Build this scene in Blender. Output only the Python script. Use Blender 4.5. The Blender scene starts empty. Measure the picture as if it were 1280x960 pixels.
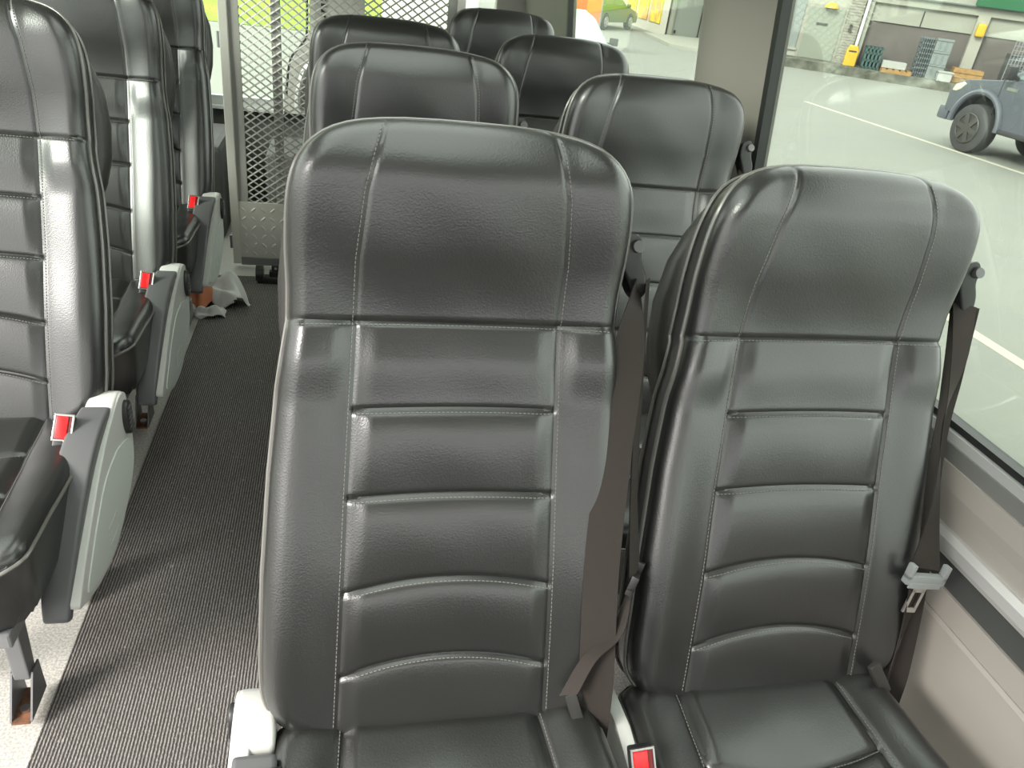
import bpy, bmesh, math, random
import numpy as np
from mathutils import Vector, Matrix
random.seed(7); rng = np.random.default_rng(3)
C = bpy.context.scene.collection
PI = math.pi
rad = math.radians

# ------------------------------------------------------------------ materials
def mat(name, col, rough=.5, metal=0., spec=.5, bump=None, vary=None, emit=None):
    """bump=(kind, scale, strength, distance)  vary=(scale, amount, colour)"""
    m = bpy.data.materials.new(name); m.use_nodes = True
    nt = m.node_tree; b = nt.nodes['Principled BSDF']
    b.inputs['Base Color'].default_value = (*col, 1)
    b.inputs['Roughness'].default_value = rough
    b.inputs['Metallic'].default_value = metal
    b.inputs['Specular IOR Level'].default_value = spec
    tc = nt.nodes.new('ShaderNodeTexCoord')
    if vary:
        n = nt.nodes.new('ShaderNodeTexNoise'); n.inputs['Scale'].default_value = vary[0]; n.inputs['Detail'].default_value = 5
        nt.links.new(tc.outputs['Object'], n.inputs['Vector'])
        r = nt.nodes.new('ShaderNodeValToRGB')
        r.color_ramp.elements[0].position = .5 - vary[1]; r.color_ramp.elements[1].position = .5 + vary[1]
        r.color_ramp.elements[0].color = (*vary[2], 1); r.color_ramp.elements[1].color = (*col, 1)
        nt.links.new(n.outputs['Fac'], r.inputs['Fac']); nt.links.new(r.outputs['Color'], b.inputs['Base Color'])
    if bump:
        if bump[0] == 'voronoi':
            t = nt.nodes.new('ShaderNodeTexVoronoi'); t.feature = 'SMOOTH_F1'; o = t.outputs['Distance']
        elif bump[0] == 'wave':
            t = nt.nodes.new('ShaderNodeTexWave'); t.bands_direction = 'X'; o = t.outputs['Fac']
        else:
            t = nt.nodes.new('ShaderNodeTexNoise'); t.inputs['Detail'].default_value = 3; o = t.outputs['Fac']
        t.inputs['Scale'].default_value = bump[1]
        nt.links.new(tc.outputs['Object'], t.inputs['Vector'])
        bp = nt.nodes.new('ShaderNodeBump'); bp.inputs['Strength'].default_value = bump[2]; bp.inputs['Distance'].default_value = bump[3]
        nt.links.new(o, bp.inputs['Height']); nt.links.new(bp.outputs['Normal'], b.inputs['Normal'])
    if emit:
        b.inputs['Emission Color'].default_value = (*emit[:3], 1); b.inputs['Emission Strength'].default_value = emit[3]
    return m

def glass_mat(name, tint=(.95, 1, .96), refl=.3):
    m = bpy.data.materials.new(name); m.use_nodes = True
    nt = m.node_tree; nt.nodes.clear()
    out = nt.nodes.new('ShaderNodeOutputMaterial'); mix = nt.nodes.new('ShaderNodeMixShader')
    tr = nt.nodes.new('ShaderNodeBsdfTransparent'); gl = nt.nodes.new('ShaderNodeBsdfGlossy')
    fr = nt.nodes.new('ShaderNodeFresnel'); fr.inputs['IOR'].default_value = 1.45
    mu = nt.nodes.new('ShaderNodeMath'); mu.operation = 'MULTIPLY'; mu.inputs[1].default_value = refl
    tr.inputs['Color'].default_value = (*tint, 1); gl.inputs['Roughness'].default_value = .02
    nt.links.new(fr.outputs['Fac'], mu.inputs[0]); nt.links.new(mu.outputs[0], mix.inputs['Fac'])
    nt.links.new(tr.outputs[0], mix.inputs[1]); nt.links.new(gl.outputs[0], mix.inputs[2]); nt.links.new(mix.outputs[0], out.inputs['Surface'])
    return m

LEATHER = mat('leather', (.0125, .0125, .012), .34, spec=.95, bump=('voronoi', 470, .17, .0010))
LEATHER_SIDE = mat('leather_side', (.026, .024, .022), .42, bump=('voronoi', 420, .2, .001))
PIPING = mat('piping', (.12, .115, .105), .34, spec=.9)
THREAD = mat('thread', (.15, .145, .135), .7)
WEB = mat('webbing', (.026, .021, .018), .7, spec=.25, bump=('noise', 900, .3, .001))
PL_BLACK = mat('black_plastic', (.018, .018, .018), .38)
PL_DARK = mat('dark_plastic', (.085, .085, .088), .42, bump=('noise', 700, .12, .0006))
PL_GREY = mat('light_plastic', (.48, .48, .46), .42, bump=('noise', 700, .08, .0006))
PL_PALE = mat('pale_inset', (.50, .53, .50), .45)
PL_MID = mat('tongue_plastic', (.27, .285, .28), .35)
CHROME = mat('bright_metal', (.62, .62, .6), .28, 1.)
ANCH = mat('anchor_metal', (.06, .058, .054), .35, .5)
RED = mat('red_button', (.75, .012, .015), .3)
RED_IN = mat('dark_slot', (.12, .008, .01), .5)
STEEL = mat('grey_steel', (.22, .22, .23), .42, .55)
RUST = mat('rust', (.22, .09, .045), .8, vary=(60, .12, (.10, .05, .03)))
ALU = mat('brushed_aluminium', (.36, .355, .33), .45, .25)
ALU_RAIL = mat('rail_aluminium', (.74, .73, .72), .35, .35)
WALLP = mat('wall_plastic', (.43, .395, .36), .55, bump=('noise', 500, .1, .0008))
WALLD = mat('wall_dark_band', (.075, .078, .075), .7)
PILLAR = mat('pillar_plastic', (.17, .16, .138), .6, bump=('noise', 400, .1, .001))
RUBBER = mat('rubber', (.012, .013, .013), .5)
SILL = mat('sill_grey', (.20, .20, .19), .5)
FROST = mat('sill_bright', (.55, .56, .55), .35, .3)
DARKIN = mat('cargo_lining', (.11, .11, .105), .7, vary=(6, .2, (.07, .07, .07)))
GREYIN = mat('door_lining', (.42, .41, .38), .6)
FLOORM = mat('speckled_vinyl', (.62, .60, .555), .5, vary=(220, .10, (.40, .385, .36)), bump=('noise', 500, .2, .001))
GLASS = glass_mat('window_glass')

def carpet_mat():
    m = mat('ribbed_carpet', (.075, .068, .066), .95, spec=.1)
    nt = m.node_tree; b = nt.nodes['Principled BSDF']
    tc = nt.nodes.new('ShaderNodeTexCoord')
    w = nt.nodes.new('ShaderNodeTexWave'); w.bands_direction = 'X'; w.inputs['Scale'].default_value = 49.0
    w.inputs['Distortion'].default_value = 1.3; w.inputs['Detail'].default_value = 2; w.inputs['Detail Scale'].default_value = 3
    nz = nt.nodes.new('ShaderNodeTexNoise'); nz.inputs['Scale'].default_value = 260; nz.inputs['Detail'].default_value = 4
    n2 = nt.nodes.new('ShaderNodeTexNoise'); n2.inputs['Scale'].default_value = 70; n2.inputs['Detail'].default_value = 6
    for n in (w, nz, n2): nt.links.new(tc.outputs['Object'], n.inputs['Vector'])
    mul = nt.nodes.new('ShaderNodeMath'); mul.operation = 'MULTIPLY'
    nt.links.new(w.outputs['Fac'], mul.inputs[0]); nt.links.new(nz.outputs['Fac'], mul.inputs[1])
    r = nt.nodes.new('ShaderNodeValToRGB'); e = r.color_ramp.elements
    e[0].position = .05; e[0].color = (.058, .053, .051, 1); e[1].position = .62; e[1].color = (.34, .315, .30, 1)
    nt.links.new(mul.outputs[0], r.inputs['Fac'])
    lint = nt.nodes.new('ShaderNodeValToRGB'); lint.color_ramp.elements[0].position = .66; lint.color_ramp.elements[1].position = .82
    nt.links.new(n2.outputs['Fac'], lint.inputs['Fac'])
    mx = nt.nodes.new('ShaderNodeMixRGB'); mx.inputs[2].default_value = (.42, .38, .34, 1)
    nt.links.new(lint.outputs['Color'], mx.inputs[0]); nt.links.new(r.outputs['Color'], mx.inputs[1])
    nt.links.new(mx.outputs[0], b.inputs['Base Color'])
    bp = nt.nodes.new('ShaderNodeBump'); bp.inputs['Strength'].default_value = .9; bp.inputs['Distance'].default_value = .003
    nt.links.new(mul.outputs[0], bp.inputs['Height']); nt.links.new(bp.outputs['Normal'], b.inputs['Normal'])
    return m
CARPET = carpet_mat()

# ------------------------------------------------------------------ mesh helpers
class MB:
    def __init__(s): s.v = []; s.f = []
    def add(s, v, f):
        o = len(s.v); s.v += [tuple(p) for p in v]; s.f += [tuple(i + o for i in q) for q in f]; return s
    def box(s, x0, x1, y0, y1, z0, z1, M=None):
        v = [Vector((x, y, z)) for x in (x0, x1) for y in (y0, y1) for z in (z0, z1)]
        if M: v = [M @ p for p in v]
        return s.add(v, [(0, 1, 3, 2), (4, 6, 7, 5), (0, 4, 5, 1), (2, 3, 7, 6), (0, 2, 6, 4), (1, 5, 7, 3)])
    def bar(s, a, b, w, h, up=(0, 0, 1)):
        a, b = Vector(a), Vector(b); d = (b - a).normalized(); u = Vector(up)
        if abs(d.dot(u)) > .99: u = Vector((1, 0, 0))
        r = d.cross(u).normalized() * w / 2; t = r.cross(d).normalized() * h / 2
        v = [a - r - t, a + r - t, a + r + t, a - r + t, b - r - t, b + r - t, b + r + t, b - r + t]
        return s.add(v, [(3, 2, 1, 0), (4, 5, 6, 7), (0, 1, 5, 4), (1, 2, 6, 5), (2, 3, 7, 6), (3, 0, 4, 7)])
    def tube(s, pts, r, n=8, closed=False):
        pts = [Vector(p) for p in pts]; N = len(pts); v = []; nrm = None
        rs = r if isinstance(r, (list, tuple)) else [r] * N
        for i, p in enumerate(pts):
            a = pts[(i - 1) % N] if (closed or i) else p; b = pts[(i + 1) % N] if (closed or i < N - 1) else p
            d = (b - a).normalized() if (b - a).length > 1e-9 else Vector((0, 0, 1))
            if nrm is None: nrm = d.orthogonal().normalized()
            nrm = (nrm - d * nrm.dot(d)); nrm = nrm.normalized() if nrm.length > 1e-6 else d.orthogonal().normalized()
            bn = d.cross(nrm)
            v += [p + (nrm * math.cos(k * 2 * PI / n) + bn * math.sin(k * 2 * PI / n)) * rs[i] for k in range(n)]
        f = []
        for i in range(N if closed else N - 1):
            j = (i + 1) % N
            f += [(i * n + k, i * n + (k + 1) % n, j * n + (k + 1) % n, j * n + k) for k in range(n)]
        if not closed: f += [tuple(range(n))[::-1], tuple(range((N - 1) * n, N * n))]
        return s.add(v, f)
    def cyl(s, a, b, r, n=24, r2=None): return s.tube([a, b], [r, r if r2 is None else r2], n)
    def prism(s, poly, axis, a, b):
        """poly: 2-D points in the plane across axis, extruded from a to b"""
        P = {'x': lambda p, t: (t, p[0], p[1]), 'y': lambda p, t: (p[0], t, p[1]), 'z': lambda p, t: (p[0], p[1], t)}[axis]
        n = len(poly)
        return s.add([P(p, a) for p in poly] + [P(p, b) for p in poly],
                     [tuple(range(n))[::-1], tuple(range(n, 2 * n))] + [(i, (i + 1) % n, n + (i + 1) % n, n + i) for i in range(n)])
    def ribbon(s, pts, ws, thick=.0016):
        """pts centre points, ws half-width vectors"""
        pts = [Vector(p) for p in pts]; ws = [Vector(w) for w in ws]; N = len(pts); v = []
        for i, p in enumerate(pts):
            d = (pts[min(i + 1, N - 1)] - pts[max(i - 1, 0)]).normalized(); t = d.cross(ws[i]).normalized() * thick / 2
            v += [p - ws[i] - t, p + ws[i] - t, p + ws[i] + t, p - ws[i] + t]
        f = [(3, 2, 1, 0), (4 * N - 4, 4 * N - 3, 4 * N - 2, 4 * N - 1)]
        for i in range(N - 1):
            a, b = 4 * i, 4 * i + 4
            f += [(a + k, a + (k + 1) % 4, b + (k + 1) % 4, b + k) for k in range(4)]
        return s.add(v, f)
    def build(s, name, m, parent=None, smooth=False, bevel=0, seg=2):
        me = bpy.data.meshes.new(name); me.from_pydata(s.v, [], s.f); me.materials.append(m)
        bm = bmesh.new(); bm.from_mesh(me); bmesh.ops.recalc_face_normals(bm, faces=bm.faces)
        if bevel:
            ed = [e for e in bm.edges if e.is_manifold and e.calc_face_angle(0) > .5]
            bmesh.ops.bevel(bm, geom=ed, offset=bevel, segments=seg, affect='EDGES', clamp_overlap=True, profile=.6)
        if smooth:
            for f in bm.faces: f.smooth = True
            for e in bm.edges:
                if e.is_manifold and e.calc_face_angle(0) > .7: e.smooth = False
        bm.to_mesh(me); bm.free()
        o = bpy.data.objects.new(name, me); C.objects.link(o)
        if parent: o.parent = parent
        return o

def tag(o, label=None, cat=None, group=None, kind=None):
    if label: o['label'] = label
    if cat: o['category'] = cat
    if group: o['group'] = group
    if kind: o['kind'] = kind
    return o
def thing(name, label, cat, loc=(0, 0, 0), rz=0, group=None):
    o = bpy.data.objects.new(name, None); C.objects.link(o); o.location = loc; o.rotation_euler.z = rz
    return tag(o, label, cat, group)
def copy_tree(o, parent=None):
    c = o.copy(); C.objects.link(c)
    if parent: c.parent = parent
    for ch in list(o.children): copy_tree(ch, c)
    return c
def spline(pts, n):
    """Catmull-Rom through pts"""
    P = [Vector(p) for p in pts]; P = [2 * P[0] - P[1]] + P + [2 * P[-1] - P[-2]]; out = []
    for i in range(1, len(P) - 2):
        for k in range(n):
            t = k / n; a, b, c, d = P[i - 1:i + 3]
            out.append(.5 * (2 * b + (c - a) * t + (2 * a - 5 * b + 4 * c - d) * t * t + (3 * b - a - 3 * c + d) * t ** 3))
    out.append(P[-2]); return out

# ------------------------------------------------------------------ camera
R = ((0.9752142510, -0.0096209478, -0.2210533917), (-0.1864718802, 0.5020396773, -0.8445024572), (0.1191024875, 0.8647910729, 0.4878022117))
cd = bpy.data.cameras.new('camera'); cam = bpy.data.objects.new('camera', cd); C.objects.link(cam)
M = Matrix(R).to_4x4(); M.translation = (0, 0, 1.36); cam.matrix_world = M
cd.sensor_fit = 'HORIZONTAL'; cd.sensor_width = 36; cd.lens = 942 / 1280 * 36; cd.clip_start = .02; cd.clip_end = 400
bpy.context.scene.camera = cam

# ------------------------------------------------------------------ padded panels
def outline_dist(x, s, ox, os_):
    """distance of each point to the closed outline polyline"""
    best = np.full(x.shape, 9.)
    ax, as_ = ox, os_; bx, bs = np.roll(ox, -1), np.roll(os_, -1)
    for i in range(len(ox)):
        dx, ds = bx[i] - ax[i], bs[i] - as_[i]; L2 = dx * dx + ds * ds
        if L2 < 1e-12: continue
        t = np.clip(((x - ax[i]) * dx + (s - as_[i]) * ds) / L2, 0, 1)
        best = np.minimum(best, np.hypot(x - ax[i] - t * dx, s - as_[i] - t * ds))
    return best
def padded(rows, hw, height, R_edge, rings, tomap, name, m, parent, nt=110, seamf=None, warp=None):
    """closed cushion: front grid from an outline, rounded edge, side rings (dx_scale, depth), back cap"""
    rows = np.array(rows); t = np.linspace(-1, 1, nt)
    W = np.array([hw(s) for s in rows]); SX = np.minimum(seamf(rows), W * .66)
    k = .58; at = np.abs(t)[None, :]; sx = SX[:, None]; ins = at <= k
    o = np.clip((at - k) / (1 - k), 0, 1); o = .45 * o + .55 * np.sin(o * PI / 2)
    X = np.sign(t)[None, :] * np.where(ins, at / k * sx, sx + o * (W[:, None] - sx))
    g = np.where(ins, (at / k) ** 2, 1 - np.clip((at - k) / (1 - k), 0, 1))
    S = rows[:, None] - np.interp(rows, warp[0], warp[1])[:, None] * g
    ox = np.concatenate([X[:, -1], X[-1, ::-1][1:-1], X[::-1, 0], X[0, 1:-1]]); os_ = np.concatenate([S[:, -1], S[-1, ::-1][1:-1], S[::-1, 0], S[0, 1:-1]])
    q = outline_dist(X.ravel(), S.ravel(), ox[::3], os_[::3]).reshape(X.shape)
    u = np.clip(q / R_edge, 0, 1)
    D = height(X, S, q) - R_edge * (1 - np.sqrt(np.clip(1 - (1 - u) ** 2, 0, 1)))
    nr = len(rows); idx = np.arange(nr * nt).reshape(nr, nt)
    P = [tomap(a, b, c) for a, b, c in zip(X.ravel(), S.ravel(), D.ravel())]
    F = [(int(idx[i, j]), int(idx[i, j + 1]), int(idx[i + 1, j + 1]), int(idx[i + 1, j])) for i in range(nr - 1) for j in range(nt - 1)]
    loop = list(idx[:, -1]) + list(idx[-1, ::-1][1:-1]) + list(idx[::-1, 0]) + list(idx[0, 1:-1])
    loop = [int(i) for i in loop]; lx = X.ravel()[loop]; ls = S.ravel()[loop]; ld = D.ravel()[loop]
    cs = rows.mean(); prev = loop; n = len(loop)
    for (k, dd) in rings:
        base = len(P); P += [tomap(a * (1 - k), cs + (b - cs) * (1 - k * .6), c - dd) for a, b, c in zip(lx, ls, ld)]
        cur = list(range(base, base + n))
        F += [(prev[i], prev[(i + 1) % n], cur[(i + 1) % n], cur[i]) for i in range(n)]; prev = cur
    F.append(tuple(prev))
    b = MB(); b.v = [tuple(p) for p in P]; b.f = F
    o = b.build(name, m, parent, smooth=True)
    return o, (lx, ls, ld)

# ---- backrest shape
S0, S1 = -.045, .806
HWX = [-.045, .03, .08, .20, .33, .44, .52, .57, .62, .80]; HWY = [.226, .231, .234, .234, .229, .221, .210, .210, .212, .212]
def hw_back(s):
    w = float(np.interp(s, HWX, HWY))
    if s > .62: w = .212 * max(0, 1 - ((s - .62) / (S1 - .62)) ** 3.6) ** (1 / 3.6)
    if s < .06: w *= max(0, 1 - ((.06 - s) / (.06 - S0)) ** 2.6) ** (1 / 2.6)
    return max(w, .004)
def seam_x(s): return np.interp(s, [-.05, .3, .52, .61, .70, .80], [.139, .134, .129, .128, .120, .100])
HS = [(.415, .003), (.304, .005), (.194, .018), (.088, .024)]       # s, arch of each quilting seam
def smooth(x, a, b):
    t = np.clip((x - a) / (b - a), 0, 1); return t * t * (3 - 2 * t)
def h_back(X, S, q):
    sx = seam_x(S); ax = np.abs(X); c = ax < sx
    H = np.zeros_like(X)
    head = smooth(S, .526, .64)
    H += .007 * np.sin(np.clip((S - .526) / .26, 0, 1) * PI)
    H -= 3.6 * np.clip(S - .715, 0, 1) ** 2
    # bolsters either side
    bol = np.clip((ax - sx) / .095, 0, 1)
    H += np.where(ax > sx, .011 * smooth(bol, 0, .7) * (1 - .35 * smooth(bol, .6, 1.)), 0) * (1 - .45 * head)
    H += .004 * (1 - (ax / .13).clip(0, 1) ** 2) * head
    # quilted centre
    arch = 1 - (ax / np.maximum(sx, .01)) ** 2
    edges = [.525] + [s - .5 * a * 0 for s, a in HS] + [-.03]
    for i in range(1, 5):
        hi = edges[i] + (HS[i - 1][1] * (arch - 1)); lo = edges[i + 1] + (HS[i][1] * (arch - 1) if i < 4 else 0)
        t = (S - lo) / (hi - lo); ins = (t > 0) & (t < 1) & c
        tt = np.clip(t, 0, 1)
        puff = np.where(tt < .72, np.sin(PI / 2 * tt / .72), np.sqrt(np.clip(1 - ((tt - .72) / .28) ** 2, 0, 1)))
        fade = smooth(sx - ax, 0, .028)
        H += np.where(ins, (.0100 - .0012 * i) * puff * fade, 0)
    t = (S - .415) / .11; H += np.where((t > 0) & (t < 1), (.006 + .002 * (ax > sx)) * np.sqrt(np.clip(1 - (2 * np.clip(t, .5, 1) - 1) ** 2, 0, 1)) * smooth(t, 0, .6) * smooth(np.abs(sx - ax), 0, .03), 0)
    # stitched grooves
    H -= .0022 * np.exp(-((ax - sx) / .0032) ** 2)
    for s, a in HS:
        H -= np.where(c, .0035 * np.exp(-((S - (s + a * (arch - 1))) / .0035) ** 2), 0)
    H -= .0035 * np.exp(-((S - (.525 - .001 * (ax / .13) ** 2)) / .0035) ** 2)
    # creases running off the quilting corners and light wrinkling
    H += .0007 * np.sin(31 * X + 17 * S) * np.sin(23 * S + 9 * X + 1)
    # a gentle hollow at the waist
    H += .006 * np.exp(-((S - .16) / .12) ** 2)
    return H
Z0 = .473
def bend(s):
    # the headrest part stands more upright than the back
    u = min(max((s - .50) / .11, 0), 1); v = max(s - .61, 0)
    return .29 * (.055 * u * u) + .29 * v - .9 * max(s - .70, 0) ** 2
def back_map(lean, rec=24):
    SA, CA = math.sin(rad(rec)), math.cos(rad(rec))
    def f(x, s, d):
        d = d + bend(s)
        if s > .525: s = .525 + (s - .525) * .865
        return Vector((x + lean * s, s * SA - d * CA, Z0 + s * CA + d * SA))
    return f
def rows_back():
    a = list(np.linspace(S0, .0, 14)); b = list(np.linspace(.003, .72, 240)); c = [.72 + (S1 - .72) * math.sin(k / 34 * PI / 2) for k in range(1, 35)]
    return a + b + c
def dashes(mb, path, mapf, r=.00052, pitch=.0056, L=.0036):
    """stitch dashes following a list of (x, s, d)"""
    P = [mapf(*p) for p in path]; acc = 0; nxt = 0
    for a, b in zip(P[:-1], P[1:]):
        seg = (b - a).length
        if seg < 1e-6: continue
        d = (b - a) / seg
        while nxt < acc + seg:
            p = a + d * (nxt - acc); mb.bar(p - d * L / 2, p + d * L / 2, r * 2, r * 1.6, up=(0, -.8, .6)); nxt += pitch
        acc += seg

def one(fn, x, s):
    q = np.array([.2]); return float(fn(np.array([x]), np.array([s]), q)[0])

def make_backrest(root, lean, rec=24):
    mp = back_map(lean, rec)
    o, (lx, ls, ld) = padded(rows_back(), hw_back, h_back, .026, [(-.004, .008), (.0, .03), (.012, .055), (.05, .075), (.15, .085)], mp, 'backrest', LEATHER, root, 181, seam_x, ([-.045, .088, .194, .304, .415, .47, .525, .9], [0, .024, .018, .005, .003, .0, .001, 0]))
    # piping on the front edge and a second welt on the rear edge of the side band
    n = len(lx); pts = [mp(lx[i] * 1.006, ls[i], ld[i] - .002) for i in range(0, n, 3)]
    MB().tube(pts, .0036, 8, closed=True).build('piping', PIPING, o, smooth=True)
    pts = [mp(lx[i] * 1.004, ls[i], ld[i] - .044) for i in range(0, n, 3)]
    MB().tube(pts, .003, 6, closed=True).build('piping', PIPING, o, smooth=True)
    st = MB()
    for sg in (-1, 1):
        ss = np.arange(.0, .79, .004)
        dashes(st, [(sg * (float(seam_x(s)) + .0045), s, one(h_back, sg * (float(seam_x(s)) + .0045), s) + .0006) for s in ss], mp)
    for s, a in HS:
        w = float(seam_x(s)) - .003; xs = np.linspace(-w, w, 60)
        dashes(st, [(x, s - .0042 + a * (-(x / w) ** 2), one(h_back, x, s - .0042 + a * (-(x / w) ** 2)) + .0006) for x in xs], mp)
    xs = np.linspace(-.198, .198, 90)
    dashes(st, [(x, .5208 - .001 * (x / .13) ** 2, one(h_back, x, .5208 - .001 * (x / .13) ** 2) + .0006) for x in xs], mp)
    st.build('stitching', THREAD, o)
    # padded rear shell, widest behind the headrest
    sh = MB(); K = 40; rings = []
    ss = [-.03, -.02, 0, .1, .2, .3, .38, .42, .46, .51, .58, .65, .70, .74, .765, .778, .785]
    aa = [.12, .17, .19, .20, .20, .198, .198, .207, .220, .228, .230, .224, .208, .185, .15, .10, .03]
    hh = [.01, .02, .028, .03, .03, .03, .032, .04, .048, .052, .052, .05, .046, .04, .03, .018, .004]
    v = []
    for s, a, h in zip(ss, aa, hh):
        for k in range(K):
            th = 2 * PI * k / K; c_, s_ = math.cos(th), math.sin(th)
            v.append(mp(a * math.copysign(abs(c_) ** .6, c_), s, -.098 + h * math.copysign(abs(s_) ** .75, s_) - (3.2 * max(0, s - .70) ** 2)))
    f = [(i * K + k, i * K + (k + 1) % K, (i + 1) * K + (k + 1) % K, (i + 1) * K + k) for i in range(len(ss) - 1) for k in range(K)]
    f += [tuple(range(K)), tuple(range((len(ss) - 1) * K, len(ss) * K))]
    sh.add(v, f); sh.build('rear_shell', LEATHER_SIDE, root, smooth=True)
    return o

def cush_map(x, s, d): return Vector((x, -s * .93, .466 + d + .045 * max(s, 0)))
def hw_cush(s):
    w = float(np.interp(s, [-.05, 0, .2, .42, .5], [.212, .215, .222, .226, .226]))
    if s > .40: w *= (1 - ((s - .40) / .075) ** 3.2 * .999) ** (1 / 3.2) if s < .475 else .1
    if s < 0: w *= max(.05, 1 - (-s / .05) ** 3) ** (1 / 3)
    return w
def cseam(s): return np.interp(s, [-.05, 0, .15, .3, .5], [.128, .130, .137, .150, .172])
CS = [(.150, .022), (.285, .020)]
def h_cush(X, S, q):
    sx = cseam(S); ax = np.abs(X); c = ax < sx
    H = -.010 * np.exp(-((S - .18) / .13) ** 2) * (1 - (ax / .25) ** 2) - 3.2 * np.clip(S - .395, 0, 1) ** 2 - .012 * smooth(-S, -.02, .05)
    H += np.where(ax > sx, .012 * np.sin(np.clip((ax - sx) / .08, 0, 1) * PI * .8), 0)
    arch = 1 - (ax / sx) ** 2
    ed = [-.03] + [s for s, a in CS] + [.45]
    for i in range(3):
        lo = ed[i] + (CS[i - 1][1] * (arch - 1) if i > 0 else 0); hi = ed[i + 1] + (CS[i][1] * (arch - 1) if i < 2 else 0)
        t = np.clip((S - lo) / (hi - lo), 0, 1)
        H += np.where(c, .009 * np.clip(4 * t * (1 - t), 0, 1) ** .5 * smooth(sx - ax, 0, .022), 0)
    H -= .0035 * np.exp(-((ax - sx) / .004) ** 2)
    for s, a in CS: H -= np.where(c, .0035 * np.exp(-((S - (s + a * (arch - 1))) / .004) ** 2), 0)
    H += .0009 * np.sin(37 * X + 20 * S) * np.sin(33 * S - 12 * X)
    return H
def make_cushion(root):
    rows = list(np.linspace(-.05, .40, 110)) + [.40 + .074 * math.sin(k / 22 * PI / 2) for k in range(1, 23)]
    o, (lx, ls, ld) = padded(rows, hw_cush, h_cush, .020, [(-.004, .02), (-.002, .06), (.01, .10), (.05, .122)], cush_map, 'seat_cushion', LEATHER, root, 121, cseam, ([-.05, .0, .150, .285, .42, .5], [0, 0, .022, .020, 0, 0]))
    n = len(lx); MB().tube([cush_map(lx[i] * 1.006, ls[i] + (.001 if ls[i] > .4 else 0), ld[i] - .001) for i in range(0, n, 3)], .0034, 8, closed=True).build('piping', PIPING, o, smooth=True)
    st = MB()
    for sg in (-1, 1):
        dashes(st, [(sg * (float(cseam(s)) + .004), s, one(h_cush, sg * (float(cseam(s)) + .004), s) + .0006) for s in np.arange(.0, .45, .005)], cush_map)
    for s, a in CS:
        w = float(cseam(s)) - .004
        dashes(st, [(x, s + .004 - a * (x / w) ** 2, one(h_cush, x, s + .004 - a * (x / w) ** 2) + .0006) for x in np.linspace(-w, w, 50)], cush_map)
    st.build('stitching', THREAD, o)

def make_base(root, sg):
    """sg = side of the aisle; steel box frame, four legs with foot brackets"""
    b = MB(); b.box(-.19, .19, -.43, .02, .315, .345); b.bar((-.17, .0, .33), (-.17, -.42, .33), .03, .03); b.build('seat_frame', STEEL, root, bevel=.004)
    for x in (-.165 * sg, .112 * sg):
        for y in (.04, -.262):
            l = MB(); yb = y - .005
            l.prism([(y - .022, .33), (y + .024, .33), (yb + .013, .07), (yb - .017, .07)], 'x', x - .014, x + .014)
            leg = l.build('leg', STEEL, root, bevel=.003)
            f = MB(); f.prism([(yb + .018, .085), (yb - .012, .085), (yb - .058, .004), (yb + .022, .004)], 'x', x - .019, x - .0155)
            f.prism([(yb + .018, .085), (yb - .012, .085), (yb - .058, .004), (yb + .022, .004)], 'x', x + .0155, x + .019)
            f.build('foot_bracket', STEEL, leg)
            MB().box(x - .0155, x + .0155, yb - .060, yb + .02, .001, .006).build('foot_plate', RUST, leg)
            MB().cyl((x, yb - .032, .006), (x, yb - .032, .013), .009, 12).build('bolt', CHROME, leg, smooth=True)

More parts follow.
